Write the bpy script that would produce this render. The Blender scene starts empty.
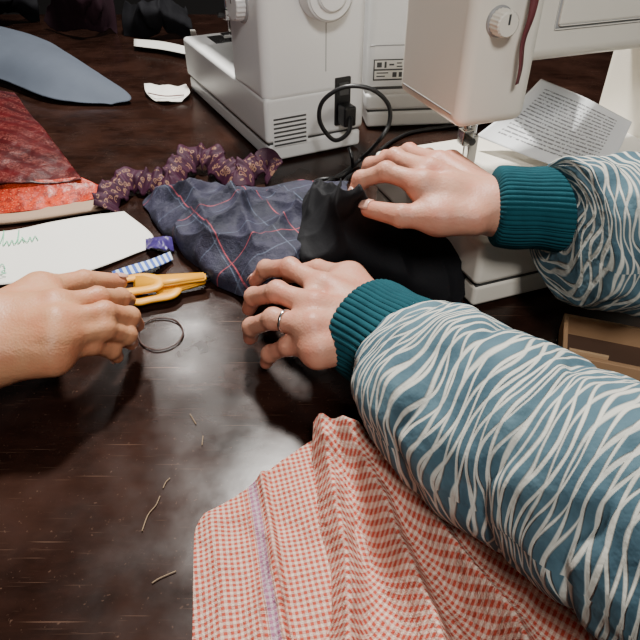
import bpy, bmesh, math, numpy as np
from mathutils import Vector, Matrix, noise
F=615.0; TH=math.radians(38); S,C=math.sin(TH),math.cos(TH); H=0.45; T=0.75

def P(u,v,h=0.0):
    a=(u-320)/F; b=(v-320)/F
    t=(H-h)/(S+C*b)
    return Vector((t*a, t*(C-S*b), T+h))

# ---------------------------------------------------------------- materials
class NT:
    def __init__(s,name):
        s.m=bpy.data.materials.new(name); s.m.use_nodes=True
        s.t=s.m.node_tree; s.b=s.t.nodes['Principled BSDF']
    def n(s,typ,**k):
        x=s.t.nodes.new(typ)
        for a,b in k.items(): setattr(x,a,b)
        return x
    def l(s,a,b): s.t.links.new(a,b)
    def val(s,x,sock):
        if hasattr(x,'is_output'): s.l(x,sock)
        else: sock.default_value=x
    def math(s,op,a,b=0.0,c=None):
        x=s.n('ShaderNodeMath',operation=op)
        s.val(a,x.inputs[0]); s.val(b,x.inputs[1])
        if c is not None: s.val(c,x.inputs[2])
        return x.outputs[0]
    def mix(s,f,a,b):
        x=s.n('ShaderNodeMix',data_type='RGBA')
        s.val(f,x.inputs[0])
        for q,i in ((a,6),(b,7)):
            if hasattr(q,'is_output'): s.l(q,x.inputs[i])
            else: x.inputs[i].default_value=(*q,1)
        return x.outputs[2]
    def noise(s,scale,detail=3,vec=None,rough=.5,dist=0):
        x=s.n('ShaderNodeTexNoise'); x.inputs['Scale'].default_value=scale
        x.inputs['Detail'].default_value=detail; x.inputs['Roughness'].default_value=rough
        x.inputs['Distortion'].default_value=dist
        if vec is None: vec=s.obj()
        s.l(vec,x.inputs['Vector'])
        return x.outputs['Fac']
    def obj(s):
        if not hasattr(s,'tc'): s.tc=s.n('ShaderNodeTexCoord')
        return s.tc.outputs['Object']
    def uv(s):
        s.obj(); return s.tc.outputs['UV']
    def mapped(s,vec,scale,rot=0):
        mp=s.n('ShaderNodeMapping'); s.l(vec,mp.inputs[0]); mp.inputs['Scale'].default_value=scale; mp.inputs['Rotation'].default_value=(0,0,rot)
        return mp.outputs[0]
    def ramp(s,f,lo,hi):
        x=s.n('ShaderNodeMapRange'); x.inputs[1].default_value=lo; x.inputs[2].default_value=hi
        s.l(f,x.inputs[0]); return x.outputs[0]
    def sep(s,v):
        x=s.n('ShaderNodeSeparateXYZ'); s.l(v,x.inputs[0]); return x.outputs
    def col(s,c):
        if hasattr(c,'is_output'): s.l(c,s.b.inputs['Base Color'])
        else: s.b.inputs['Base Color'].default_value=(*c,1)
    def bump(s,h,st=.3,d=.001):
        x=s.n('ShaderNodeBump'); x.inputs['Strength'].default_value=st; x.inputs['Distance'].default_value=d
        s.l(h,x.inputs['Height']); s.l(x.outputs[0],s.b.inputs['Normal'])
    def set(s,**k):
        for a,b in k.items(): s.b.inputs[a.replace('_',' ')].default_value=b
        return s

def plain(name,c,rough=.5,var=.12,scale=30,bump=0,metal=0,bscale=400,dark=None,spec=.5):
    n=NT(name); d=dark or tuple(x*(1-var) for x in c)
    n.col(n.mix(n.noise(scale),d,c)); n.set(Roughness=rough,Metallic=metal); n.b.inputs['Specular IOR Level'].default_value=spec
    if bump: n.bump(n.noise(bscale),bump,.0006)
    return n.m

def m_table():
    n=NT('table_laminate')
    g=n.noise(4,6,n.mapped(n.obj(),(5,14,3),.7),.6,.6)
    c=n.mix(n.ramp(g,.3,.8),(.008,.0032,.0021),(.024,.0095,.0063))
    c=n.mix(n.math('MULTIPLY',n.ramp(n.noise(11,6),.45,.8),.8),c,(.040,.0175,.012))
    fac=None
    for ang,sc,th in ((.5,1.0,.72),(2.0,1.3,.73),(1.2,.8,.73),(2.6,1.7,.72),(.95,2.2,.73),(1.7,2.8,.73)):
        q=n.ramp(n.noise(1.5,2,n.mapped(n.obj(),(5*sc,300*sc,1),ang)),th,th+.05)
        fac=q if fac is None else n.math('MAXIMUM',fac,q)
    dust=n.math('MULTIPLY',n.ramp(n.noise(330,2),.69,.75),.6)
    fac=n.math('MULTIPLY',n.math('MAXIMUM',fac,dust),.34)
    c=n.mix(fac,c,(.24,.135,.09)); n.col(c)
    r=n.math('ADD',n.math('MULTIPLY',n.ramp(n.noise(20,7),.3,.7),.15),.15); n.l(r,n.b.inputs['Roughness'])
    n.b.inputs['Specular IOR Level'].default_value=.27
    n.bump(n.math('ADD',n.math('MULTIPLY',n.noise(60,2),.6),n.math('MULTIPLY',n.noise(18,3),3)),.12,.0006)
    return n.m

def m_skin(name,base,red):
    n=NT(name)
    at=n.n('ShaderNodeAttribute',attribute_name='red')
    f=n.math('MINIMUM',n.math('ADD',n.math('MULTIPLY',at.outputs['Fac'],.65),n.math('MULTIPLY',n.ramp(n.noise(48,5),.38,.75),.5)),1.0)
    n.col(n.mix(f,base,red)); n.set(Roughness=.5)
    n.b.inputs['Subsurface Weight'].default_value=.08; n.b.inputs['Subsurface Radius'].default_value=(.008,.003,.0015); n.b.inputs['Subsurface Scale'].default_value=.3
    n.b.inputs['Specular IOR Level'].default_value=.40
    v=n.n('ShaderNodeTexVoronoi'); v.inputs['Scale'].default_value=450; n.l(n.obj(),v.inputs['Vector'])
    n.bump(n.math('ADD',n.math('ADD',n.math('MULTIPLY',v.outputs['Distance'],.5),n.noise(150,3)),n.math('MULTIPLY',n.noise(70,3),1.8)),.42,.0009)
    return n.m

def m_gingham(name,strip=None):
    n=NT(name); s=n.sep(n.uv()); N=1/.0046
    def st(x):
        f=n.math('FRACT',n.math('MULTIPLY',x,N)); return n.ramp(n.math('ABSOLUTE',n.math('SUBTRACT',f,.5)),.18,.30)
    a,b=st(s[0]),st(s[1])
    t=n.math('MULTIPLY',n.math('ADD',a,b),.5)
    red=n.mix(n.noise(12),(.40,.058,.036),(.48,.084,.052))
    c=n.mix(t,(.67,.52,.42),red)
    if strip is not None:
        m=n.math('LESS_THAN',n.math('ABSOLUTE',n.math('SUBTRACT',s[0],strip)),.0038)
        c=n.mix(n.math('MULTIPLY',m,.42),c,(.22,.21,.44))
        for o in (-.0085,.0085,.0045,-.0045):
            m=n.math('LESS_THAN',n.math('ABSOLUTE',n.math('SUBTRACT',s[0],strip+o)),.0005); c=n.mix(n.math('MULTIPLY',m,.5),c,(.25,.05,.05))
    n.col(c); n.set(Roughness=.9); n.b.inputs['Specular IOR Level'].default_value=.15
    n.bump(n.math('ADD',n.noise(900,2),n.math('MULTIPLY',n.noise(40,4),7)),.9,.0018)
    return n.m

def m_plaid():
    n=NT('navy_plaid_cotton'); s=n.sep(n.uv())
    base=n.mix(n.noise(25),(.015,.015,.034),(.034,.032,.062))
    def line(x,per,off,w):
        f=n.math('FRACT',n.math('ADD',n.math('MULTIPLY',x,1/per),off)); return n.math('LESS_THAN',f,w)
    wide=n.math('MULTIPLY',n.math('ADD',line(s[0],.07,.1,.45),line(s[1],.07,.3,.45)),.5)
    c=n.mix(wide,base,(.011,.012,.027))
    br=n.ramp(n.noise(38,3),.3,.55)
    lt=n.math('MAXIMUM',line(s[0],.07,.0,.020),line(s[1],.07,.5,.020)); c=n.mix(n.math('MULTIPLY',n.math('MULTIPLY',lt,.42),br),c,(.13,.17,.25))
    rd=n.math('MAXIMUM',line(s[0],.09,.62,.016),line(s[1],.13,.2,.010)); c=n.mix(n.math('MULTIPLY',n.math('MULTIPLY',rd,.8),br),c,(.40,.06,.08))
    n.col(c); n.set(Roughness=.7); n.b.inputs['Specular IOR Level'].default_value=.4; n.bump(n.math('ADD',n.noise(700),n.math('MULTIPLY',n.noise(50,5),6)),.7,.0014)
    return n.m

def m_sleeve():
    n=NT('teal_wave_print_quilt'); s=n.sep(n.uv())
    u,v=s[0],s[1]
    nz=n.noise(1,1,n.mapped(n.uv(),(3,8,1)))
    nz2=n.noise(1,1,n.mapped(n.uv(),(4,9,1),.3))
    tp=2*math.pi
    def fam(fr,sg,k,off):
        a=n.math('SINE',n.math('ADD',n.math('MULTIPLY',u,tp*k),n.math('ADD',n.math('MULTIPLY',nz if sg>0 else nz2,2.5),off)))
        b=n.math('SINE',n.math('ADD',n.math('MULTIPLY',v,tp/.09),n.math('MULTIPLY',u,tp)))
        w=n.math('MULTIPLY',a,n.math('ADD',n.math('MULTIPLY',b,.70),.25*sg))
        val=n.math('ADD',n.math('ADD',n.math('MULTIPLY',v,fr),w),n.math('MULTIPLY',nz,1.6))
        if sg<0: val=n.math('ADD',val,n.math('MULTIPLY',nz2,.7))
        f=n.math('ABSOLUTE',n.math('SUBTRACT',n.math('FRACT',val),.5))
        brk=n.math('MULTIPLY',n.math('SUBTRACT',n.noise(1,2,n.mapped(n.uv(),(6,40,1),sg*.1)),.5),.26)
        return n.ramp(n.math('ADD',f,brk),.335,.42)
    line=n.math('MAXIMUM',fam(112,1,4,0),n.math('MULTIPLY',fam(104,-1,4,1.0),.9))
    base=n.mix(n.ramp(n.noise(18,2),.35,.65),(.040,.083,.112),(.086,.155,.192))
    c=n.mix(line,base,(.54,.53,.47)); n.col(c); n.set(Roughness=.85); n.b.inputs['Specular IOR Level'].default_value=.25
    n.bump(n.math('ADD',n.math('MULTIPLY',line,.5),n.math('MULTIPLY',n.noise(35,4),2.2)),.65,.003)
    return n.m

def m_cuff():
    n=NT('teal_rib_knit'); n.col(n.mix(n.noise(60),(.002,.036,.050),(.006,.068,.086))); n.set(Roughness=.9)
    n.b.inputs['Specular IOR Level'].default_value=.2
    n.bump(n.noise(900),.5,.0008); return n.m

def m_ribbon():
    n=NT('maroon_brocade'); s=n.sep(n.uv())
    v=n.n('ShaderNodeTexVoronoi'); v.inputs['Scale'].default_value=120; n.l(n.uv(),v.inputs['Vector'])
    g=n.math('LESS_THAN',n.math('ABSOLUTE',n.math('SUBTRACT',v.outputs['Distance'],.34)),.07)
    dot=n.math('LESS_THAN',v.outputs['Distance'],.13)
    k=n.math('MAXIMUM',g,dot)
    d=n.math('ABSOLUTE',n.math('SUBTRACT',s[1],.02))
    k=n.math('MULTIPLY',k,n.math('LESS_THAN',d,.0145))
    c=n.mix(n.noise(50),(.018,.003,.011),(.048,.007,.026))
    c=n.mix(n.math('MULTIPLY',k,.5),c,(.38,.21,.12)); n.col(c); n.set(Roughness=.65); n.b.inputs['Specular IOR Level'].default_value=.25
    n.bump(n.noise(300),.4,.001); return n.m

def m_red(name,a,b,txt):
    n=NT(name); s=n.sep(n.uv()); c=n.mix(n.ramp(n.noise(28,6),.3,.7),a,b)
    if txt:
        row=n.math('LESS_THAN',n.math('FRACT',n.math('MULTIPLY',s[1],30)),.62)
        f=n.math('ABSOLUTE',n.math('SUBTRACT',n.noise(1,2,n.mapped(n.uv(),(210,150,1)),.5,.6),.5))
        k=n.math('MULTIPLY',row,n.math('SUBTRACT',1.0,n.ramp(f,.012,.035))); c=n.mix(n.math('MULTIPLY',k,.5),c,(.30,.10,.08))
    else:
        c=n.mix(n.math('MULTIPLY',n.ramp(n.noise(110,5),.48,.60),.75),c,(.13,.006,.004))
        k=n.ramp(n.noise(500,2),.58,.70); c=n.mix(n.math('MULTIPLY',k,.55),c,(.85,.28,.14))
    n.col(c); n.set(Roughness=.38); n.b.inputs['Specular IOR Level'].default_value=.25; n.bump(n.noise(60,5),.6,.003); return n.m

def m_print():
    n=NT('printed_paper'); s=n.sep(n.uv())
    row=n.math('LESS_THAN',n.math('FRACT',n.math('MULTIPLY',s[1],20)),.40)
    k=n.math('MULTIPLY',row,n.math('GREATER_THAN',n.noise(1,1,n.mapped(n.uv(),(70,20,1))),.44))
    for q,lo,hi in ((s[0],.10,.88),(s[1],.10,.9)):
        k=n.math('MULTIPLY',k,n.math('MULTIPLY',n.math('GREATER_THAN',q,lo),n.math('LESS_THAN',q,hi)))
    n.col(n.mix(n.math('MULTIPLY',k,.85),(.66,.68,.70),(.08,.08,.09))); n.set(Roughness=.7); return n.m

def m_stripe(name,a,b,per):
    n=NT(name); s=n.sep(n.uv())
    f=n.math('LESS_THAN',n.math('FRACT',n.math('MULTIPLY',s[0],1/per)),.5)
    n.col(n.mix(f,a,b)); n.set(Roughness=.6); return n.m

M={}
M['table']=m_table()
M['skinB']=m_skin('warm_skin',(.50,.25,.168),(.50,.13,.082))
M['skinA']=m_skin('tan_skin',(.50,.245,.128),(.48,.142,.07))
M['nail']=plain('fingernail',(.56,.30,.23),.3,.05)
M['white']=plain('machine_white_plastic',(.80,.80,.79),.32,.03,8)
M['cream']=plain('machine_cream_plastic',(.82,.77,.67),.32,.03,8)
M['grey']=plain('grey_plastic',(.35,.35,.35),.4)
M['dgrey']=plain('dark_seam',(.06,.06,.06),.5)
M['black']=plain('black_plastic',(.008,.008,.009),.35)
M['chrome']=plain('chrome_metal',(.75,.75,.75),.18,.05,metal=1)
M['blackcloth']=plain('black_cotton',(.0035,.0035,.0055),.8,.4,60,.5,spec=.28)
M['paper']=plain('white_paper',(.80,.78,.72),.75,.06,12,.1)
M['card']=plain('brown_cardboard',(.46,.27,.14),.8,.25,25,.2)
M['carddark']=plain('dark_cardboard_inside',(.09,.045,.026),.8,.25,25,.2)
M['beige']=plain('beige_board',(.36,.24,.16),.8)
M['tan']=plain('tan_cardboard',(.55,.36,.20),.8)
M['yellow']=plain('yellow_orange_plastic',(.84,.37,.010),.45,.15)
M['ghost']=plain('dark_ghost',(.05,.018,.012),.5)
M['gingA']=m_gingham('red_gingham_cotton_seamed',.016); M['gingB']=m_gingham('red_gingham_cotton')
M['plaid']=m_plaid(); M['sleeve']=m_sleeve(); M['cuff']=m_cuff(); M['ribbon']=m_ribbon()
M['redtop']=m_red('dark_red_printed',(.020,.002,.003),(.075,.004,.005),True)
M['redband']=m_red('bright_red_glitter',(.30,.016,.005),(.54,.045,.010),False)
M['print']=m_print()
M['bluestripe']=m_stripe('blue_white_stripe',(.04,.10,.42),(.55,.62,.72),.008)
M['purple']=plain('purple_satin',(.05,.03,.16),.4)
M['bluegrey']=plain('blue_grey_cloth',(.075,.092,.125),.8,.25,15,.2)
M['darkcloth']=plain('charcoal_cloth',(.010,.010,.013),.85,.5,20,.4,spec=.2)
M['darkwine']=plain('wine_cloth',(.028,.010,.017),.85,.5,20,.4,spec=.2)
M['redtape']=plain('red_grey_ribbon',(.14,.03,.035),.7)
M['wall']=plain('dark_wall',(.02,.018,.018),.9)
M['floor']=plain('dark_floor',(.03,.027,.025),.7)
M['green']=plain('green_ink',(.22,.62,.40),.6)
M['thread']=plain('pale_thread',(.26,.18,.11),.8)

# ---------------------------------------------------------------- helpers
COL=bpy.context.scene.collection
def mk(name,verts,faces,mat,smooth=True,uvs=None,basis=None):
    me=bpy.data.meshes.new(name); me.from_pydata([tuple(v) for v in verts],[],[tuple(f) for f in faces]); 
    if uvs is not None:
        ul=me.uv_layers.new(name='UVMap'); li=np.empty(len(me.loops),dtype=np.int32); me.loops.foreach_get('vertex_index',li)
        ul.data.foreach_set('uv',np.asarray(uvs,dtype=np.float32)[li].ravel())
    me.polygons.foreach_set('use_smooth',[smooth]*len(me.polygons)); me.update()
    if mat: me.materials.append(mat)
    o=bpy.data.objects.new(name,me); COL.objects.link(o)
    if basis is not None: o.matrix_basis=basis
    return o
def recenter(o):
    co=np.array([v.co[:] for v in o.data.vertices]); c=(co.min(0)+co.max(0))/2; c[2]=co[:,2].min()
    o.data.transform(Matrix.Translation(-Vector(c))); o.location=Vector(c)
    return o
def adopt(ch,pa):
    ch.parent=pa; ch.matrix_parent_inverse=pa.matrix_basis.inverted()
    return ch
def top(o,label,cat,group=None):
    o['label']=label; o['category']=cat
    if group: o['group']=group
    return o
def empty(name,loc,label,cat,basis=None):
    e=bpy.data.objects.new(name,None); e.empty_display_size=.05; COL.objects.link(e)
    if basis is not None: e.matrix_basis=basis
    else: e.location=loc
    return top(e,label,cat)

def crmat(n,m):
    W=np.zeros((m,n))
    for i in range(m):
        x=i/(m-1)*(n-1); k=min(int(x),n-2); t=x-k
        w=[-.5*t+t*t-.5*t**3, 1-2.5*t*t+1.5*t**3, .5*t+2*t*t-1.5*t**3, -.5*t*t+.5*t**3]
        for j,ww in enumerate(w):
            q=k-1+j
            if q<0: W[i,0]+=2*ww; W[i,1]-=ww
            elif q>n-1: W[i,n-1]+=2*ww; W[i,n-2]-=ww
            else: W[i,q]+=ww
    return W
def pldist(X,Y,pts):
    best=np.full(X.shape,9.); 
    for (ax,ay),(bx,by) in zip(pts[:-1],pts[1:]):
        dx,dy=bx-ax,by-ay; L=dx*dx+dy*dy
        t=np.clip(((X-ax)*dx+(Y-ay)*dy)/L,0,1)
        best=np.minimum(best,np.hypot(X-ax-t*dx,Y-ay-t*dy))
    return best
def fbm(x,y,z,ridge=False):
    s=0;a=1;f=1
    for i in range(4):
        q=noise.noise(Vector((x*f,y*f,z+i*7.3)))
        if ridge: q=(1-abs(q)*2.2)-.5
        s+=a*q; a*=.45 if not ridge else .5; f*=2.1
    return s
def cloth(name,rows,mat,nu=90,nv=90,folds=(),nz=None,rot=0,thick=.0012,minh=.0008,uvunit=False,rag=0,fade=0,crease=()):
    G=np.array([[P(*c)[:] for c in r] for r in rows]); A=crmat(G.shape[0],nv); B=crmat(G.shape[1],nu)
    X=np.einsum('ia,abk,jb->ijk',A,G,B)
    if rag:
        for i in range(nv):
            for j in range(nu):
                q=noise.noise_vector(Vector((X[i,j,0]*22,X[i,j,1]*22,rag)))
                X[i,j,0]+=q[0]*.006; X[i,j,1]+=q[1]*.006
    Z=X[...,2].copy()
    add=np.zeros_like(Z)
    for pts,amp,w in folds:
        pp=[P(*p[:2],0)[:2] for p in pts]
        d=pldist(X[...,0],X[...,1],pp); add+=amp*np.exp(-(d/w)**1.6)
    if nz:
        amp,sc,ang,st,seed,rg=nz
        ca,sa=math.cos(ang),math.sin(ang)
        for i in range(nv):
            for j in range(nu):
                x,y=X[i,j,0],X[i,j,1]; a=(x*ca+y*sa)*sc; b=(-x*sa+y*ca)*sc*st
                add[i,j]+=amp*fbm(a,b,seed,rg)
    for amp,kk,ang,warp,seed in crease:
        ca,sa=math.cos(ang),math.sin(ang)
        for i in range(nv):
            for j in range(nu):
                x,y=X[i,j,0],X[i,j,1]
                w=noise.noise(Vector((x*11,y*11,seed)))*warp+noise.noise(Vector((x*27,y*27,seed+3)))*warp*.35
                r=1-abs(math.sin((x*ca+y*sa)*kk*.5+w))
                m=.5+.9*noise.noise(Vector((x*13,y*13,seed+9)))
                add[i,j]+=amp*(r**1.7)*max(0,min(1.2,m+.2))
    if fade:
        ss,tt=np.meshgrid(np.linspace(0,1,nu),np.linspace(0,1,nv))
        e=np.minimum(np.minimum(ss,1-ss),np.minimum(tt,1-tt))/fade
        add*=.25+.75*np.clip(e,0,1)
    Z2=np.maximum(Z+add,T+minh)
    U=X[...,0]*math.cos(rot)+X[...,1]*math.sin(rot)+add*.12; V=-X[...,0]*math.sin(rot)+X[...,1]*math.cos(rot)-add*.08
    if uvunit: U,V=np.meshgrid(np.linspace(0,1,nu),np.linspace(0,1,nv))
    X[...,2]=Z2
    vs=X.reshape(-1,3); uv=np.stack([U.ravel(),V.ravel()],1)
    fs=[(i*nu+j,(i+1)*nu+j,(i+1)*nu+j+1,i*nu+j+1) for i in range(nv-1) for j in range(nu-1)]
    o=mk(name,vs,fs,mat,uvs=uv); recenter(o)
    if thick:
        s=o.modifiers.new('thickness','SOLIDIFY'); s.thickness=thick; s.offset=0
    return o
def tube(name,pts,radii,mat,nl=80,ns=64,rf=None,flat=1.0,cap=True,uscale=1.0,fixt=None):
    pts=np.array([p[:] for p in pts]); A=crmat(len(pts),nl); X=A@pts; R=A@np.array(radii)
    tg=np.gradient(X,axis=0); tg/=np.linalg.norm(tg,axis=1)[:,None]
    if fixt is not None:
        ft=np.array(fixt,float); ft/=np.linalg.norm(ft); tg=np.repeat(ft[None],nl,0)
    sl=np.r_[0,np.cumsum(np.linalg.norm(np.diff(X,axis=0),axis=1))]
    vs=[];uv=[]
    for i in range(nl):
        t=tg[i]; side=np.cross(t,[0,0,1]); side/=np.linalg.norm(side); up=np.cross(side,t)
        for j in range(ns+1):
            th=2*math.pi*j/ns; r=R[i]+(rf(th,sl[i],sl[-1]) if rf else 0)
            vs.append(X[i]+r*(math.cos(th)*side+flat*math.sin(th)*up)); uv.append((j/ns*uscale,sl[i]))
    n=ns+1
    fs=[(i*n+j,i*n+j+1,(i+1)*n+j+1,(i+1)*n+j) for i in range(nl-1) for j in range(ns)]
    if cap:
        vs.append(X[-1]); uv.append((0,0)); c=len(vs)-1
        fs+=[((nl-1)*n+j,(nl-1)*n+j+1,c) for j in range(ns)]
    return recenter(mk(name,vs,fs,mat,uvs=uv))
def wire(name,pts,r,mat,m=10):
    n=max(20,len(pts)*9); X=crmat(len(pts),n)@np.array([p[:] for p in pts])
    tg=np.gradient(X,axis=0); tg/=np.linalg.norm(tg,axis=1)[:,None]
    ref=np.array([0,0,1.]) if abs(tg[0][2])<.9 else np.array([1.,0,0]); sd=np.cross(tg[0],ref)
    vs=[]
    for i in range(n):
        sd=sd-tg[i]*sd.dot(tg[i]); sd/=np.linalg.norm(sd); up=np.cross(tg[i],sd)
        for j in range(m):
            a=2*math.pi*j/m; vs.append(X[i]+r*(math.cos(a)*sd+math.sin(a)*up))
    fs=[(i*m+j,i*m+(j+1)%m,(i+1)*m+(j+1)%m,(i+1)*m+j) for i in range(n-1) for j in range(m)]
    fs+=[tuple(range(m))[::-1],tuple((n-1)*m+j for j in range(m))]
    return recenter(mk(name,vs,fs,mat))
def rbox(name,x0,x1,y0,y1,z0,z1,bev,mat,parent=None,basis=None,seg=4):
    bm=bmesh.new(); bmesh.ops.create_cube(bm,size=1)
    for v in bm.verts:
        v.co=Vector(((x0+x1)/2+v.co.x*(x1-x0),(y0+y1)/2+v.co.y*(y1-y0),(z0+z1)/2+v.co.z*(z1-z0)))
    if bev: bmesh.ops.bevel(bm,geom=bm.edges[:],offset=bev,segments=seg,affect='EDGES',profile=.5)
    me=bpy.data.meshes.new(name); bm.to_mesh(me); bm.free()
    me.materials.append(mat); me.polygons.foreach_set('use_smooth',[bev>0]*len(me.polygons))
    o=bpy.data.objects.new(name,me); COL.objects.link(o)
    if bev:
        w=o.modifiers.new('wn','WEIGHTED_NORMAL'); w.keep_sharp=False
    if basis is not None: o.matrix_basis=basis
    if parent: adopt(o,parent)
    return o
def disc(name,c,axis,r,d,mat,parent,basis,bev=.002,n=40,ribs=0,ra=.045):
    bm=bmesh.new(); bmesh.ops.create_cone(bm,cap_ends=True,segments=n,radius1=r,radius2=r*.96,depth=d)
    if ribs:
        for v in bm.verts:
            a=math.atan2(v.co.y,v.co.x); k=1+ra*math.cos(a*ribs); v.co.x*=k; v.co.y*=k
    if bev:
        es=[e for e in bm.edges if abs(e.verts[0].co.z-e.verts[1].co.z)<1e-6]
        bmesh.ops.bevel(bm,geom=es,offset=bev,segments=3,affect='EDGES')
    R={'x':Matrix.Rotation(math.pi/2,4,'Y'),'-x':Matrix.Rotation(-math.pi/2,4,'Y'),'-y':Matrix.Rotation(math.pi/2,4,'X'),'z':Matrix.Identity(4)}[axis]
    bm.transform(Matrix.Translation(c)@R)
    me=bpy.data.meshes.new(name); bm.to_mesh(me); bm.free(); me.materials.append(mat)
    me.polygons.foreach_set('use_smooth',[True]*len(me.polygons))
    o=bpy.data.objects.new(name,me); COL.objects.link(o); o.modifiers.new('wn','WEIGHTED_NORMAL')
    o.matrix_basis=basis; adopt(o,parent); return o

# ---------------------------------------------------------------- room & table
def struct(o): o['kind']='structure'; return o
def slab(name,x0,x1,y0,y1,z0,z1,mat): return rbox(name,x0,x1,y0,y1,z0,z1,0,mat)
struct(slab('floor',-3,3,-1.6,3.4,-.1,0,M['floor']))
struct(slab('wall_back',-3,3,3.3,3.4,0,3,M['wall']))
struct(slab('wall_left',-3.1,-3,-1.6,3.4,0,3,M['wall']))
tb=empty('table',(0,1,0),'dark brown laminate work table with scratched glossy top','table')
adopt(rbox('table_top',-1.5,1.5,-.02,2.2,T-.04,T,.004,M['table'],seg=2),tb)
for x in (-1.4,1.4):
    for y in (.08,2.1):
        adopt(rbox('leg',x-.03,x+.03,y-.03,y+.03,0,T-.04,.004,M['black'],seg=2),tb)

# ---------------------------------------------------------------- sewing machines
def machine(label,org,ang,mat,L=.42,D=.18,bh=.09,Ht=.33,px=.29,hy=(.03,.16),hx=(.02,.11),hz=.2,az=.245,wheel=True,py=None,dials=(),wy=.07,wz=-.05,wr_=.038,nxo=0):
    B=Matrix.Translation((org[0],org[1],T))@Matrix.Rotation(ang,4,'Z')
    e=empty('sewing_machine',None,label,'sewing machine',basis=B)
    k=dict(parent=e,basis=B)
    rbox('base',0.004,L-.002,.004,D-.004,.004,.034,.006,mat,**k)
    rbox('bed',0,L,0,D,.037,bh,.008,mat,**k)
    rbox('base_seam',.006,L-.006,.006,D-.006,.030,.045,.002,M['dgrey'],**k)
    py=py or (0,D)
    rbox('pillar',px,L,py[0],py[1],bh-.012,Ht,.016,mat,seg=6,**k)
    rbox('arm',hx[0]+.02,L-.01,hy[0],hy[1],az,Ht,.016,mat,seg=6,**k)
    rbox('head',hx[0],hx[1],hy[0]-.004,hy[1]+.004,hz,Ht+.004,.014,mat,seg=6,**k)
    rbox('face_plate_seam',hx[0]-.0006,hx[0]+.001,hy[0]+.012,hy[1]-.012,hz+.014,hz+.0155,.0002,M['grey'],seg=1,**k)
    ny=(hy[0]+hy[1])/2-.01; nx=(hx[0]+hx[1])/2+nxo
    rbox('needle_plate',nx-.035,nx+.03,ny-.04,ny+.04,bh-.001,bh+.0012,.0006,M['chrome'],seg=1,**k)
    disc('needle_bar',(nx,ny,hz-.01),'z',.0048,.06,M['chrome'],e,B,0,16)
    disc('presser_bar',(nx+.014,ny+.006,hz-.012),'z',.0048,.07,M['chrome'],e,B,0,16)
    disc('needle',(nx,ny,(bh+hz)/2-.002),'z',.0011,hz-bh-.03,M['chrome'],e,B,0,8)
    rbox('needle_clamp',nx-.008,nx+.008,ny-.008,ny+.008,hz-.048,hz-.028,.002,M['chrome'],seg=2,**k)
    disc('clamp_screw',(nx-.002,ny-.014,hz-.038),'-y',.005,.013,M['dgrey'],e,B,.0008,16)
    rbox('presser_foot',nx-.008,nx+.016,ny-.018,ny+.020,bh+.005,bh+.012,.0015,M['chrome'],seg=2,**k)
    rbox('foot_shank',nx+.006,nx+.020,ny-.002,ny+.013,bh+.008,hz-.038,.0015,M['chrome'],seg=1,**k)
    if wheel:
        disc('hand_wheel',(L+.016,py[0]+wy,Ht+wz),'x',wr_,.034,mat,e,B,.004,64)
        disc('wheel_hub',(L+.034,py[0]+wy,Ht+wz),'x',wr_*.62,.012,mat,e,B,.003,48)
    for (dx,dz,dr) in dials:
        y=(hy[0]-.004 if dx<px else py[0])
        disc('stitch_dial',(dx,y-.009,dz),'-y',dr,.018,mat,e,B,.0015,96,20,.03)
        disc('dial_ring',(dx,y-.001,dz),'-y',dr*1.18,.004,M['grey'],e,B,.001,48)
        rbox('dial_mark',dx-.0012,dx+.0012,y-.0186,y-.0178,dz,dz+dr*.75,.0002,M['dgrey'],seg=1,**k)
    return e,B
angR=math.atan2(.35,.93)
oR=P(470,313)
mR,BR=machine('cream sewing machine with needle arm, printed sheet on its bed',oR,angR,M['cream'],L=.52,D=.29,bh=.092,Ht=.37,px=.37,hy=(.105,.25),hx=(.012,.105),hz=.186,az=.25,py=(.10,.27),dials=((.045,.300,.0135),),nxo=.012)
k=dict(parent=mR,basis=BR)
rbox('front_panel',.125,.36,.1035,.1065,.288,.352,.004,M['cream'],**k)
rbox('panel_groove',.121,.364,.1045,.107,.284,.356,.003,M['grey'],**k)
angL=math.atan2(-.893,.45)
near=P(268,166); Xd=Vector((.45,-.893)); LL=.46; oL=(near.x-LL*Xd.x,near.y-LL*Xd.y)
mL,BL=machine('white sewing machine, hand wheel end with vent slots and plug',oL,angL,M['white'],L=LL,D=.19,bh=.115,Ht=.325,px=.31,wy=.105,wz=-.058,wr_=.042,dials=((.385,.246,.026),))
k=dict(parent=mL,basis=BL)
q=LL-.42
vent=rbox('vent_grille',.4195+q,.4205+q,.012,.078,.03,.085,.0004,M['white'],seg=1,**k)
for i in range(7):
    rbox('vent_slot',.419+q,.4212+q,.014,.075,.032+i*.0075,.0352+i*.0075,.0004,M['dgrey'],seg=1,parent=vent,basis=BL)
rbox('power_socket',.418+q,.424+q,.130,.160,.05,.132,.002,M['black'],seg=2,**k)
rbox('power_switch',.423+q,.427+q,.136,.154,.103,.124,.001,M['dgrey'],seg=2,**k)
rbox('power_plug',.424+q,.452+q,.133,.157,.055,.090,.004,M['black'],seg=2,**k)
rbox('end_panel_seam',.4195+q,.4206+q,.112,.1135,.145,.31,.0002,M['grey'],seg=1,**k)
m3,B3=machine('white sewing machine with small rating label on its end',(.045,1.60),math.atan2(-.995,.1),M['white'],L=.42,D=.22,bh=.07,Ht=.33,px=.25,wheel=False)
k=dict(parent=m3,basis=B3)
rl=rbox('rating_label',.4195,.421,.012,.072,.094,.132,.0004,M['dgrey'],seg=1,**k)
kk=dict(parent=rl,basis=B3)
for a,b,c,d in ((.014,.070,.115,.130),(.014,.070,.097,.112)):
    rbox('label_field',.4205,.4214,a,b,c,d,.0002,M['paper'],seg=1,**kk)
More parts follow.
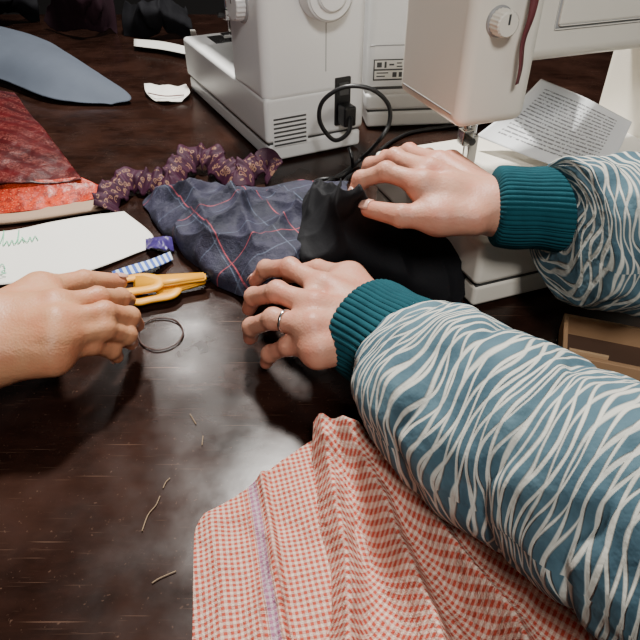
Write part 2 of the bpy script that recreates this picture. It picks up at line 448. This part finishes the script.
for a,b,c,d in ((.018,.027,.118,.127),(.032,.036,.117,.128),(.041,.050,.121,.124),(.055,.066,.118,.120),(.055,.064,.124,.126),(.018,.040,.107,.109),(.018,.034,.101,.103),(.048,.056,.100,.109),(.060,.066,.100,.109)):
    rbox('label_mark',.4210,.4219,a,b,c,d,.0002,M['dgrey'],seg=1,**kk)
rbox('label_slot',.4195,.4212,.012,.07,.078,.083,.0003,M['dgrey'],seg=1,**k)
rbox('end_seam',.4195,.4212,.004,.20,.155,.157,.0003,M['grey'],seg=1,**k)

def strap(name,top_,bot,w,mat):
    vs=[];n=40
    d=(BR.to_3x3()@Vector((1,0,0))); f=(BR.to_3x3()@Vector((0,-1,0)))
    for i in range(n):
        t=i/(n-1); c=top_.lerp(bot,t)+f*(.002+.003*math.sin(t*9)**2)+d*(.0022*math.sin(t*7)); ww=w*(1-.25*t)*(1-.25*math.sin(t*6+1)**2); tw=.5*math.sin(t*5)
        e=d*math.cos(tw)+f*math.sin(tw)
        vs+= [c-e*ww/2,c+e*ww/2]
    fs=[(2*i,2*i+1,2*i+3,2*i+2) for i in range(n-1)]
    o=recenter(mk(name,vs,fs,mat)); s=o.modifiers.new('t','SOLIDIFY'); s.thickness=.0010; return o
top(strap('ribbon',BR@Vector((.078,.093,.38)),BR@Vector((.072,.092,.236)),.010,M['redtape']),'narrow dark red ribbon hanging over the machine arm','ribbon')

pl=BL@Vector((.452+q,.145,.072))
def PY(u,v,y):
    a=(u-320)/F; b=(v-320)/F; t=y/(C-S*b); return Vector((t*a,y,T+H-t*(S+C*b)))
top(wire('power_cable',[pl,pl+Vector((-.005,-.03,-.015)),PY(334,140,.985),PY(320,122,.98),PY(323,101,.98),PY(345,87,.98),PY(371,89,.98),PY(388,104,.98),PY(389,124,.97),PY(378,142,.96),P(362,158,.012),P(345,172,.004),P(325,184,.004),P(312,196,.004)],.0036,M['black']),'black power cable looping from the machine plug','cable')
top(wire('power_cable',[P(470,124,.004),P(418,131,.004),P(398,138,.004),P(382,149,.004),P(368,166,.004),P(350,176,.004),P(338,190,.004)],.0036,M['black']),'black cable lying on the table between machines','cable')
top(wire('power_cable',[PY(349,148,.99),PY(352,158,.975),P(352,168,.006),P(342,176,.005),P(330,178,.006),P(318,180,.005),P(308,186,.005)],.0030,M['black']),'short black cable running from plug toward the cloth','cable')

# ---------------------------------------------------------------- hands (smooth signed distance field -> surface nets)
def surfnets(Fd,org,h):
    nx,ny,nz=Fd.shape; s=Fd<0
    cs=[(i,j,k) for i in(0,1) for j in(0,1) for k in(0,1)]
    sub=lambda A,c:A[c[0]:nx-1+c[0],c[1]:ny-1+c[1],c[2]:nz-1+c[2]]
    cnt=sum(sub(s,c).astype(int) for c in cs); act=(cnt>0)&(cnt<8)
    idx=-np.ones(act.shape,int); I=np.argwhere(act); idx[act]=np.arange(len(I))
    acc=np.zeros((len(I),3)); num=np.zeros(len(I))
    vals={c:sub(Fd,c)[act] for c in cs}
    for c in cs:
        for ax in range(3):
            if c[ax]==0:
                d=list(c); d[ax]=1; d=tuple(d); a,b=vals[c],vals[d]; m=(a<0)!=(b<0)
                t=np.where(m,a/np.where(m,a-b,1),0); p=np.array(c,float)[None].repeat(len(I),0); p[:,ax]=t
                acc[m]+=p[m]; num[m]+=1
    V=(I+acc/num[:,None])*h+org
    Q=[]
    for ax in range(3):
        a=[slice(1,-1)]*3; b=[slice(1,-1)]*3; a[ax]=slice(0,-1); b[ax]=slice(1,None)
        sa,sb=s[tuple(a)],s[tuple(b)]
        for m,fl in ((sa&~sb,False),(~sa&sb,True)):
            J=np.argwhere(m); off=np.ones(3,int); off[ax]=0; J=J+off
            e1,e2=[q for q in ((1,2),(2,0),(0,1))[ax]]
            u=np.zeros(3,int);u[e1]=1; v=np.zeros(3,int); v[e2]=1
            g=lambda K:idx[K[:,0],K[:,1],K[:,2]]
            q=np.stack([g(J-u-v),g(J-v),g(J),g(J-u)],1)
            if fl: q=q[:,::-1]
            Q.append(q)
    Q=np.concatenate(Q); Q=Q[(Q>=0).all(1)]
    return V,Q
def npv(p): return np.array(p[:])
def hand(wrist,fore,thumb,idx,mid,rin,pin,rs=1.0,vox=.0015,wr=1.0,fr=1.0,web=.002,fing=1.0):
    W=npv(P(*wrist)); FO=npv(P(*fore)) if not isinstance(fore,Vector) else npv(fore); fs=[[npv(P(*q)) for q in f] for f in (idx,mid,rin,pin)]; th=[npv(P(*q)) for q in thumb]
    nm=lambda v:v/np.linalg.norm(v)
    lat=nm(fs[0][0]-fs[3][0]); fwd=nm(fs[1][0]-W); lat=nm(lat-fwd*lat.dot(fwd)); dor=np.cross(lat,fwd); dor*=np.sign(dor[2])
    allp=np.array([W,FO]+[q for f in fs for q in f]+th)
    lo=allp.min(0)-.035; hi=allp.max(0)+.035
    n=np.ceil((hi-lo)/vox).astype(int)+1
    G=np.stack(np.meshgrid(*[lo[i]+np.arange(n[i])*vox for i in range(3)],indexing='ij'),-1).astype(np.float32)
    def seg(a,b,ra,rb):
        ba=(b-a).astype(np.float32); pa=G-a.astype(np.float32); t=np.clip((pa@ba)/(ba@ba),0,1)
        return np.sqrt(((pa-t[...,None]*ba)**2).sum(-1))-(ra+(rb-ra)*t)
    def smin(a,b,k):
        h=np.clip(.5+.5*(b-a)/k,0,1); return b+(a-b)*h-k*h*(1-h)
    palm=None
    offs=[.013,.005,-.005,-.013]
    for o,f in zip(offs,fs):
        d=seg(W+lat*o*wr,f[0]-dor*.002,.0155*rs*wr,.0118*rs); palm=d if palm is None else smin(palm,d,.014)
        palm=smin(palm,seg(W+(f[0]-W)*.15+lat*o*.4+dor*.010,f[0]+dor*.0048,.003,.0064*rs),.006)
    palm=smin(palm,seg(W-lat*.013-dor*.005,fs[3][0]-dor*.007,.014*rs,.010*rs),.012)
    palm=smin(palm,seg(W+lat*.010-dor*.006,th[1],.015*rs,.0125*rs),.014)
    palm=smin(palm,seg(th[0],th[1],.014*rs,.0122*rs),.012)
    palm=smin(palm,seg(th[1],W*.35+fs[0][0]*.65,.009,.010),.016)
    palm=smin(palm,seg(th[1]*.75+th[2]*.25,fs[0][0]-dor*.006,.006,.008),.016)
    for i in range(3):
        palm=smin(palm,seg(fs[i][0]*.82+fs[i][1]*.18-dor*.003,fs[i+1][0]*.82+fs[i+1][1]*.18-dor*.003,.0075,.0075),.008)
    for sg in (-1,1):
        palm=smin(palm,seg(W+lat*.010*sg*wr,FO+lat*.014*sg*wr,.0195*rs*wr,.025*rs*wr*fr),.02)
    out=None
    def chain(f,r):
        rr=[r*x*rs*fing for x in (.0106,.0097,.0088,.0068)]
        d=seg(f[0],f[1],rr[0],rr[1]*.95); d=smin(d,seg(f[1],f[2],rr[1]*.96,rr[2]*.97),.005); d=smin(d,seg(f[2],f[3],rr[2]*.97,rr[3]),.004)
        for q,a,b,rk in ((f[1],f[0],f[2],rr[1]),(f[2],f[1],f[3],rr[2])):
            d=smin(d,np.sqrt(((G-(q+dor*.0012).astype(np.float32))**2).sum(-1))-rk*.97,.004)
            ax=nm(b-a).astype(np.float32); al=(G-q.astype(np.float32))@ax
            dist=np.sqrt(((G-q.astype(np.float32))**2).sum(-1))
            d=d+.0005*np.cos(al*2*math.pi/.0034)*np.exp(-(al/.005)**2)*(dist<.02)
        return d
    for f,r in zip(fs,(1.0,1.02,.97,.86)):
        d=smin(chain(f,r),palm,.010); out=d if out is None else smin(out,d,web)
    rr=[x*rs for x in (.0122,.0108,.0084)]
    d=smin(seg(th[1],th[2],rr[0],rr[1]),seg(th[2],th[3],rr[1],rr[2]),.004)
    ax=nm(th[3]-th[1]).astype(np.float32); al=(G-th[2].astype(np.float32))@ax
    d=d+.0005*np.cos(al*2*math.pi/.0036)*np.exp(-(al/.005)**2)
    out=smin(out,smin(d,palm,.012),.0015)
    V,Q=surfnets(out,lo,vox)
    red=np.zeros(len(V))
    for f in fs+[th]:
        for q,w,a in ((f[3],.014,.9),(f[2],.009,.4),(f[1],.011,.6),(f[0],.013,.5)):
            red=np.maximum(red,a*np.exp(-(((V-q)**2).sum(1))/w**2))
    nails=[]
    for f,r in list(zip(fs,(1.,1.02,.97,.86)))+[(th,1.24/fing)]:
        ax=nm(f[3]-f[2]); dd=dor if f is not th else nm(dor*.8+lat*.5)
        dd=nm(dd-ax*dd.dot(ax)); nails.append((f[3]+ax*.001,ax,dd,np.cross(ax,dd),.0068*rs*r*fing))
    return V,Q,red,nails,fs,lat,dor
def nail(nl,parent):
    c,ax,dd,sd,r=nl; vs=[];n=10;m=9
    for i in range(n):
        for j in range(m):
            a=(i/(n-1)-.5)*2; b=(j/(m-1)-.5)*2
            wv=.0052*r/.0074*(1-.25*max(a,0)**2-.15*max(-a,0)**3)
            phi=b*.95*wv/.0052*.8
            rr=r*1.05+.0005
            vs.append(c+ax*(a*.0062+.0005)+dd*rr*math.cos(phi)+sd*rr*math.sin(phi)-dd*.0012*max(a,0)**2-dd*.0007*(a<-.8))
    fs=[(i*m+j,i*m+j+1,(i+1)*m+j+1,(i+1)*m+j) for i in range(n-1) for j in range(m-1)]
    o=recenter(mk('fingernail',vs,fs,M['nail'])); s=o.modifiers.new('t','SOLIDIFY'); s.thickness=.0008; s.offset=0
    adopt(o,parent); return o
def body(name,parts,mat,label):
    Vs=[];Qs=[];Rs=[];o=0
    for V,Q,red in parts: Vs.append(V);Qs.append(Q+o);Rs.append(red);o+=len(V)
    V=np.concatenate(Vs);Q=np.concatenate(Qs);R=np.concatenate(Rs)
    ob=mk(name,V.tolist(),Q.tolist(),mat)
    a=ob.data.attributes.new('red','FLOAT','POINT'); a.data.foreach_set('value',R.astype(np.float32))
    recenter(ob); s=ob.modifiers.new('smooth','SMOOTH'); s.iterations=2; s.factor=.5
    return top(ob,label,'person')

c0=P(492,207,.147)
hb=hand((374,326,.076),(430,360,.085),
  [(364,294,.074),(350,279,.074),(318,270,.060),(284,276,.046)],
  [(324,287,.092),(290,268,.090),(266,269,.070),(255,281,.048)],
  [(315,306,.098),(277,292,.095),(254,297,.068),(249,309,.046)],
  [(313,327,.093),(273,319,.084),(252,327,.056),(250,338,.036)],
  [(320,349,.081),(288,346,.067),(270,354,.045),(266,363,.028)],rs=1.10,fing=1.0,web=.004)
hc=hand((499,206,.148),c0+Vector((.07,-.004,0)),
  [(474,219,.150),(440,218,.149),(402,216,.149),(369,209,.141)],
  [(424,184,.172),(386,172,.174),(361,180,.160),(354,193,.147)],
  [(430,171,.170),(395,158,.166),(371,166,.147),(363,179,.130)],
  [(439,163,.160),(409,152,.151),(386,158,.130),(377,171,.112)],
  [(451,162,.146),(428,156,.133),(407,163,.114),(399,174,.098)],rs=1.08,fing=.98,web=.003)
pR=body('person',[hb[:3],hc[:3]],M['skinB'],'person in quilted teal wave-print jacket, both hands gathering dark fabric')
for nl in hb[3]+hc[3]: nail(nl,pR)
f=hb[4][2]; c=f[0]*.32+f[1]*.68; ax=(f[1]-f[0])/np.linalg.norm(f[1]-f[0])
vs=[];fs=[]
R_=.0111;r_=.0010
qq=Vector(ax).to_track_quat('Z','Y').to_matrix()
for i in range(48):
    for j in range(10):
        a=2*math.pi*i/48;b=2*math.pi*j/10
        vs.append(Vector(c)+qq@Vector(((R_+r_*math.cos(b))*math.cos(a),(R_+r_*math.cos(b))*math.sin(a),1.6*r_*math.sin(b))))
        fs.append((i*10+j,((i+1)%48)*10+j,((i+1)%48)*10+(j+1)%10,i*10+(j+1)%10))
rg=recenter(mk('finger_ring',vs,fs,M['chrome'])); rg['label']='slim silver finger ring'; adopt(rg,pR)
ha=hand((-18,341,.082),(-130,368,.10),
  [(2,310,.084),(40,291,.074),(84,281,.056),(119,282,.036)],
  [(54,306,.099),(98,298,.086),(121,298,.060),(129,300,.038)],
  [(56,322,.100),(105,313,.086),(130,317,.063),(137,325,.042)],
  [(54,338,.093),(104,329,.077),(127,335,.053),(131,343,.035)],
  [(50,355,.081),(92,345,.065),(112,350,.044),(117,357,.030)],rs=1.16,wr=1.30,web=.006,fing=.98)
pL=body('person',[ha[:3]],M['skinA'],'person with bare forearm reaching for yellow scissors')
for nl in ha[3]: nail(nl,pL)

# cuffs and sleeves
def cuffrf(N):
    def f(th,s,L):
        e=0
        if s<.006: e=-.012*(1-s/.006)**2
        return .0010*math.cos(N*th)+.0014*math.sin(2*th+1)+.0012*math.sin(s*110+math.sin(th))+e
    return f
def sleeverf(seed,r=.005,s0=0):
    def f(th,s,L):
        s=max(s-s0,0)
        v=Vector((math.cos(th)*1.3,math.sin(th)*1.3,s*12+seed))
        w=noise.noise(v)*r*1.3+noise.noise(v*2.3)*r*.7+noise.noise(v*5)*r*.15
        k=math.exp(-s/.05)
        w+=k*.0022*math.sin(s*220+2*math.sin(th*2+seed))
        w-=.0045*math.exp(-(abs(((s+.005*math.sin(th*3+seed)+.003*math.sin(th*7))%.064)-.032)/.0065)**1.4)
        return w*min(1,s/.01)
    return f
slB=tube('jacket_sleeve',[P(408,363,.083),P(417,369,.085),P(440,390,.095),P(480,420,.104),P(562,465,.114),P(650,515,.124),P(782,593,.135)],[.036,.062,.071,.0745,.0755,.0755,.077],M['sleeve'],220,180,sleeverf(1.3))
s0=P(563,237,.142)
slC=tube('jacket_sleeve',[Vector((s0.x,c0.y-.006,c0.z)),s0+Vector((.003,.022,0)),s0+Vector((.014,.004,0)),s0+Vector((.07,-.002,.0)),s0+Vector((.16,-.008,.002)),s0+Vector((.30,-.02,.01))],[.036,.060,.074,.078,.080,.080],M['sleeve'],200,180,sleeverf(5.1,s0=.03),fixt=(.97,.24,0))
cfB=tube('rib_knit_cuff',[P(364,326,.076),P(388,340,.080),P(440,373,.088)],[.0475,.0495,.049],M['cuff'],50,384,cuffrf(54),cap=False)
cfC=tube('rib_knit_cuff',[c0,c0+Vector((.045,-.003,0)),c0+Vector((.105,-.012,-.001))],[.0395,.0415,.041],M['cuff'],50,384,cuffrf(54),cap=False)
for s,c in ((slB,cfB),(slC,cfC)):
    adopt(s,pR); adopt(c,s); c['label']='ribbed teal knit cuff'; s['label']='quilted sleeve with cream wavy lines on teal'
    m=c.modifiers.new('t','SOLIDIFY'); m.thickness=.002

# ---------------------------------------------------------------- fabrics
bc=cloth('black_cloth',[
 [(314,182,.078),(334,184,.112),(348,194,.148),(394,220,.118),(440,229,.090)],
 [(303,202,.072),(328,208,.100),(358,210,.138),(412,230,.092),(454,245,.074)],
 [(300,230,.060),(332,236,.074),(364,238,.086),(425,255,.060),(464,268,.044)],
 [(300,260,.046),(338,262,.050),(380,272,.046),(428,284,.032),(466,292,.014)],
 [(308,280,.014),(350,284,.008),(390,296,.004),(430,305,.004),(460,305,.003)]],
 M['blackcloth'],150,140,nz=(.005,15,.6,.5,3.1,False),folds=[([(348,194),(330,225),(308,262)],.010,.006),([(358,206),(356,240),(352,280)],.012,.006),([(368,210),(396,245),(412,290)],.012,.006),([(390,220),(430,256),(452,290)],.010,.006)],rag=2,fade=.05,crease=((.012,130,.5,2.2,3.3),(.008,150,1.6,2.0,5.3)))
top(bc,'crumpled black cotton cloth pinched between two hands','cloth')
pc=cloth('plaid_cloth',[
 [(158,192,.012),(200,187,.032),(250,188,.040),(300,182,.048),(350,184,.060)],
 [(143,203,.004),(190,208,.036),(245,212,.044),(300,205,.052),(342,200,.068)],
 [(150,217,.004),(195,234,.034),(245,238,.044),(295,238,.054),(318,236,.058)],
 [(172,240,.002),(204,262,.022),(243,268,.036),(276,266,.054),(302,258,.048)],
 [(200,268,.001),(222,288,.003),(243,297,.012),(262,290,.050),(290,280,.038)]],
 M['plaid'],220,220,folds=[([(160,205),(195,216),(212,255)],.010,.010),([(232,195),(265,208),(315,206)],.010,.010),([(205,196),(240,226),(258,285)],.012,.009)],
 nz=(.008,11,.9,.7,8.2,False),rot=.5,rag=7,fade=.07,crease=((.015,95,2.5,2.2,8.8),(.011,85,1.0,2.2,1.7)))
top(pc,'crumpled navy plaid cloth with thin red lines','cloth')
gs=empty('gingham_shirt',P(400,600,0),'red and white gingham shirt crumpled on the table','shirt')
g1=cloth('shirt_front',[
 [(204,514,.002),(240,492,.004),(275,470,.006),(318,441,.010),(352,452,.010)],
 [(195,532,.002),(235,515,.005),(280,500,.008),(325,485,.012),(372,480,.012)],
 [(194,580,.002),(235,575,.005),(285,570,.008),(335,560,.010),(400,540,.006)],
 [(193,640,.002),(238,640,.005),(290,640,.008),(345,640,.008),(440,620,.004)],
 [(188,720,.002),(240,720,.005),(295,720,.008),(350,720,.008),(460,720,.004)]],
 M['gingA'],200,210,folds=[([(262,478),(275,560),(290,700)],.007,.004),([(212,522),(225,600),(222,700)],.006,.010)],
 nz=(.007,12,1.4,.7,2.2,False),rot=.222,crease=((.008,90,.15,1.4,4.4),))
g2=cloth('shirt_sleeve',[
 [(314,440,.012),(328,443,.022),(350,453,.018),(376,474,.006),(396,500,.003)],
 [(312,478,.003),(340,480,.014),(378,492,.012),(420,515,.010),(455,542,.004)],
 [(312,540,.002),(362,538,.010),(420,545,.010),(480,560,.010),(545,582,.004)],
 [(316,610,.002),(390,602,.010),(465,605,.010),(530,612,.010),(610,616,.006)],
 [(322,720,.002),(410,704,.010),(500,690,.010),(580,690,.010),(700,690,.006)]],
 M['gingB'],240,240,folds=[([(318,444),(330,500),(345,580),(350,720)],.030,.010),([(336,454),(380,530),(425,640),(445,720)],.036,.011),([(358,468),(430,548),(500,640),(530,710)],.034,.011),([(388,496),(475,560),(575,645)],.022,.010)],
 nz=(.008,12,.9,.75,6.7,False),rot=-.75,crease=((.006,140,.4,2.4,6.1),))
for g in (g1,g2): adopt(g,gs)

def ruffle(name,pts,hw,mat,n=460,m=17):
    X=crmat(len(pts),n)@np.array([P(*p)[:] for p in pts]); tg=np.gradient(X,axis=0); tg/=np.linalg.norm(tg,axis=1)[:,None]
    sl=np.r_[0,np.cumsum(np.linalg.norm(np.diff(X,axis=0),axis=1))]; vs=[];uv=[]
    for i in range(n):
        s=sl[i]; sd=np.cross(tg[i],[0,0,1]); sd/=np.linalg.norm(sd)
        for j in range(m):
            t=j/(m-1)*2-1; a=abs(t)
            ph=s*240+2.0*math.sin(s*45)
            z=.006*(1-a**1.5)+a*.005*math.sin(ph+1.3*(t>0))+.0012*math.sin(s*610+t)
            w=hw*t*(1+.06*math.sin(s*130+2*(t>0)))*.8
            p=X[i]+sd*(w+.004*a*math.sin(ph*.5))+tg[i]*(a*.002*math.cos(ph*.5))+np.array([0,0,z-.012*t])
            p[2]=max(p[2],T+.0015); vs.append(p); uv.append((s,j/(m-1)*.04))
    fs=[(i*m+j,(i+1)*m+j,(i+1)*m+j+1,i*m+j+1) for i in range(n-1) for j in range(m-1)]
    o=recenter(mk(name,vs,fs,mat,uvs=uv)); s=o.modifiers.new('t','SOLIDIFY'); s.thickness=.0016; s.offset=0; return o
top(ruffle('scrunchie',[(106,212,.012),(111,193,.018),(130,181,.020),(152,182,.020),(172,182,.022),(179,168,.026),(191,157,.028),(212,158,.026),(224,171,.024),(238,177,.022),(252,167,.026),(267,163,.024),(277,173,.018)],.0205,M['ribbon']),'deep maroon ruffled scrunchie band with gold pattern','scrunchie')

# red printed pouch
rp=empty('red_pouch',P(40,190),'dark red printed fabric pouch with bright red glitter band','pouch')
a=cloth('printed_panel',[[(-60,84,.03),(-20,88,.04),(14,92,.03)],[(-60,110,.035),(-10,115,.045),(34,118,.035)],[(-60,150,.04),(0,150,.045),(60,150,.034)],[(-60,186,.034),(15,184,.034),(82,179,.026)]],M['redtop'],70,70,nz=(.006,12,.3,.6,1,False),rot=-.5)
b=cloth('glitter_band',[[(-60,184,.034),(15,182,.034),(82,177,.026)],[(-60,200,.020),(20,196,.020),(100,186,.014)],[(-60,214,.010),(20,211,.010),(108,197,.008)]],M['redband'],80,50,nz=(.005,18,.3,.8,4,False))
for q_ in (a,b): adopt(q_,rp)
top(cloth('cardboard_sheet',[[(-60,205,.006),(20,205,.006),(105,198,.006)],[(-60,228,.006),(20,222,.006),(112,208,.006)]],M['beige'],10,6,thick=.004),'beige cardboard sheet under the red pouch','cardboard')

# white paper with green handwriting
wp=cloth('paper_sheet',[[(-60,236,.010),(0,232,.012),(62,220,.012),(124,211,.010)],[(-60,255,.010),(10,250,.013),(80,238,.013),(152,234,.006)],[(-60,290,.004),(10,284,.006),(75,276,.006),(149,248,.003)]],M['paper'],50,30,thick=.0008,nz=(.0015,9,.5,.6,5,False))
top(wp,'white paper sheet with green handwriting','paper')
def scrib(pts,h=.0150):
    w=wire('handwriting',[P(u,v,h) for u,v in pts],.0006,M['green'],6); adopt(w,wp)
scrib([(-2,248),(2,238),(4,231),(3,245),(7,241),(9,245),(12,240),(14,244),(17,240),(19,230),(18,243),(22,239),(24,242),(22,237),(27,242),(30,237),(32,241),(35,236),(38,240)])
scrib([(-4,270),(2,264),(5,269),(1,272),(6,273),(-4,275)],.0125)

top(cloth('striped_tape',[[(112,272,.006),(130,266,.012),(150,260,.012),(170,252,.008)],[(114,277,.004),(134,274,.012),(154,268,.012),(173,260,.004)]],M['bluestripe'],40,14,rot=.5,thick=.002),'blue and white striped tape, small crumpled piece','tape')
top(cloth('satin_scrap',[[(146,240,.006),(158,236,.016),(172,238,.012)],[(146,250,.004),(160,249,.018),(174,250,.004)]],M['purple'],30,20,nz=(.003,60,.5,.6,2,True)),'small purple satin scrap','fabric scrap')

# scissors with yellow handles
sc=empty('scissors',P(160,290,0),'scissors with yellow orange plastic handles, partly under cloth','scissors')
def loop(name,pts,r,mat,flat=.6):
    n=80; A=np.array([P(*p)[:] for p in pts])
    k=len(pts); X=[]
    for i in range(n):
        x=i/n*k; a=int(x); t=x-a; p0,p1,p2,p3=[A[(a+d)%k] for d in (-1,0,1,2)]
        X.append(.5*((2*p1)+(-p0+p2)*t+(2*p0-5*p1+4*p2-p3)*t*t+(-p0+3*p1-3*p2+p3)*t**3))
    X=np.array(X); vs=[]; m=12
    for i in range(n):
        tg=X[(i+1)%n]-X[i-1]; tg/=np.linalg.norm(tg); sd=np.cross(tg,[0,0,1]); sd/=np.linalg.norm(sd); up=np.cross(sd,tg)
        for j in range(m):
            th=2*math.pi*j/m; vs.append(X[i]+r*math.cos(th)*sd+r*flat*math.sin(th)*up)
    fs=[(i*m+j,i*m+(j+1)%m,((i+1)%n)*m+(j+1)%m,((i+1)%n)*m+j) for i in range(n) for j in range(m)]
    return recenter(mk(name,vs,fs,mat))
def bar(name,a,b,w0,w1,th,mat):
    a=P(*a);b=P(*b);d=(b-a).normalized();s=d.cross(Vector((0,0,1)))
    bm=bmesh.new(); 
    L=[a+s*w0/2,a-s*w0/2,b-s*w1/2,b+s*w1/2]
    vs=[p+Vector((0,0,z)) for z in (-th/2,th/2) for p in L]
    v=[bm.verts.new(p) for p in vs]
    for f in ((3,2,1,0),(4,5,6,7),(0,1,5,4),(1,2,6,5),(2,3,7,6),(3,0,4,7)): bm.faces.new([v[i] for i in f])
    bmesh.ops.bevel(bm,geom=bm.edges[:],offset=th*.3,segments=3,affect='EDGES')
    me=bpy.data.meshes.new(name); bm.to_mesh(me); bm.free(); me.materials.append(mat); me.polygons.foreach_set('use_smooth',[True]*len(me.polygons))
    o=bpy.data.objects.new(name,me); COL.objects.link(o); return recenter(o)
adopt(loop('handle_loop',[(104,288,.018),(120,281,.018),(142,277,.018),(158,280,.018),(156,287,.018),(136,291,.018),(116,293,.018)],.0072,M['yellow'],.45),sc)
adopt(loop('handle_loop',[(128,297,.010),(140,291,.010),(158,288,.010),(176,287,.010),(172,295,.010),(152,299,.010),(136,302,.010)],.0070,M['yellow'],.45),sc)
adopt(bar('handle_shank',(134,284,.018),(206,277,.015),.030,.016,.007,M['yellow']),sc)
adopt(bar('handle_shank',(156,292,.010),(205,281,.009),.024,.011,.006,M['yellow']),sc)
adopt(bar('blade',(196,279,.0145),(214,273,.011),.013,.009,.002,M['chrome']),sc)
adopt(bar('blade',(194,283,.0095),(212,277,.008),.013,.009,.002,M['chrome']),sc)
top(loop('ghost_loop',[(142,324,.002),(158,318,.002),(176,321,.002),(183,332,.002),(176,344,.002),(158,350,.002),(143,345,.002),(138,334,.002)],.0010,M['ghost'],1.0),'thin dark brown loop for the blurred ghost of a scissors handle','blur ghost')  # made-up loop standing in for the motion-blurred ghost of a scissors handle

# printed sheets on machine bed
top(cloth('printed_sheet',[
 [(541,79,.200),(584,97,.158),(632,122,.15)],
 [(514,106,.152),(564,128,.124),(620,148,.128)],
 [(476,136,.112),(538,160,.106),(600,182,.108)]],M['print'],40,40,uvunit=True,thick=.0006),'white printed sheet curling up on the machine bed','paper')
top(cloth('paper_sheet',[
 [(606,112,.105),(650,116,.105)],[(606,158,.102),(650,162,.102)]],M['paper'],12,12,thick=.0006),'blank white sheet lying on the machine bed','paper')

# cardboard box (open tray)
bx=P(556,374); angB=-.33
BB=Matrix.Translation((bx.x,bx.y,T))@Matrix.Rotation(angB,4,'Z')
be=empty('cardboard_box',None,'open brown cardboard box beneath the jacket sleeve','box',basis=BB)
W_,D_,h_=.24,.075,.028
k=dict(parent=be,basis=BB,seg=2)
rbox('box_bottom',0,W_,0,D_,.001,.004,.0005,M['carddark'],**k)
rbox('box_wall',0,W_,0,.006,.001,h_,.001,M['card'],**k)
rbox('box_wall',0,W_,D_-.005,D_,.001,h_,.001,M['card'],**k)
rbox('box_wall',0,.005,.005,D_-.005,.001,h_,.001,M['card'],**k)
rbox('box_wall',W_-.005,W_,.005,D_-.005,.001,h_,.001,M['card'],**k)
rbox('box_flap',.006,.045,.007,.010,.004,h_+.003,.0005,M['tan'],**k)

# background items
top(cloth('blue_grey_cloth',[[(-80,18,.09),(-20,22,.08),(40,38,.06),(98,72,.03)],[(-80,50,.06),(-10,50,.06),(60,66,.05),(131,97,.012)],[(-80,75,.02),(-10,76,.02),(50,98,.012),(112,105,.004)]],M['bluegrey'],60,50,nz=(.004,7,.4,.5,3,False)),'pale blue grey cloth draped over the table','cloth')
for i,(rows,mt,lb,sd) in enumerate([
 ([[(52,0,.09),(84,-4,.12),(114,0,.08)],[(48,12,.05),(84,8,.09),(116,14,.05)],[(46,30,.0),(86,34,.01),(118,34,.0)]],'darkwine','crumpled dark wine red cloth in a pile',2),
 ([[(124,6,.07),(152,2,.10),(186,8,.06)],[(122,20,.04),(152,16,.07),(192,24,.04)],[(124,36,.0),(150,38,.0),(192,38,.0)]],'darkcloth','crumpled charcoal cloth in a pile',5),
 ([[(-80,-14,.10),(-20,-14,.12),(36,-8,.08)],[(-80,2,.06),(-20,2,.08),(38,6,.05)],[(-80,14,.0),(-10,16,.01),(40,22,.0)]],'darkcloth','dark cloth bundle at the end of the table',9)]):
    top(cloth('crumpled_cloth',rows,M[mt],80,60,nz=(.02,11,.5,.8,sd,False),rag=sd,crease=((.03,50,.7,2,sd),)),lb,'cloth')
top(cloth('paper_strip',[[(134,39,.02),(165,42,.02),(200,50,.02)],[(134,46,.014),(165,50,.014),(198,57,.014)]],M['paper'],16,8),'folded white paper strip on the dark table','paper')
top(cloth('paper_tag',[[(190,30,.05),(195,30,.05)],[(192,42,.004),(199,42,.004)]],M['paper'],8,8),'small white tag standing beside the machine','tag')
scp=cloth('paper_scrap',[[(144,83,.006),(168,86,.012),(186,84,.006)],[(146,92,.012),(165,94,.004),(190,93,.012)],[(156,102,.003),(165,101,.010),(182,102,.003)]],M['paper'],24,16,nz=(.004,30,.3,1,3,False))
top(scp,'small crumpled white paper scrap','paper')
top(wire('red_thread',[P(148,93,.014),P(165,96,.016),P(184,95,.014)],.0012,M['redtape']),'thin red thread across the paper scrap','thread')

for pts in ([(142,531),(148,515),(156,505),(160,496)],[(152,583),(160,578),(176,571)],[(163,488),(166,482),(170,478)],[(202,445),(203,436)],[(190,414),(193,419),(196,424)]):
    top(wire('loose_thread',[P(u,v,.0012) for u,v in pts],.0005,M['thread'],6),'short pale loose thread on the table top','thread','loose threads on the table')

# ---------------------------------------------------------------- lights, world, camera
def area(name,loc,tgt,size,e,col=(1,1,1)):
    l=bpy.data.lights.new(name,'AREA'); l.energy=e; l.size=size; l.color=col
    o=bpy.data.objects.new(name,l); COL.objects.link(o); o.location=loc
    o.rotation_euler=(Vector(tgt)-Vector(loc)).to_track_quat('-Z','Y').to_euler(); return o
area('ceiling_and_fill_lamp',(-.1,1.30,T+1.5),(0,.6,T),.15,66,(1,.97,.91))
area('ceiling_and_fill_lamp',(.2,-.7,T+1.5),(.1,.9,T),.35,25,(1,.97,.93))  # unseen fill lamp, added on the camera side to brighten the fronts
area('ceiling_and_fill_lamp',(-.66,2.35,T+1.55),(-.2,.5,T),.16,9,(1,.94,.88))
w=bpy.data.worlds.new('world'); bpy.context.scene.world=w; w.use_nodes=True
w.node_tree.nodes['Background'].inputs[0].default_value=(.9,.82,.78,1); w.node_tree.nodes['Background'].inputs[1].default_value=.06
cd=bpy.data.cameras.new('camera'); cam=bpy.data.objects.new('camera',cd); COL.objects.link(cam)
cd.sensor_width=36; cd.lens=36*F/640; cam.location=(0,0,T+H); cam.rotation_euler=(math.pi/2-TH,0,0); cd.clip_start=.01
bpy.context.scene.camera=cam
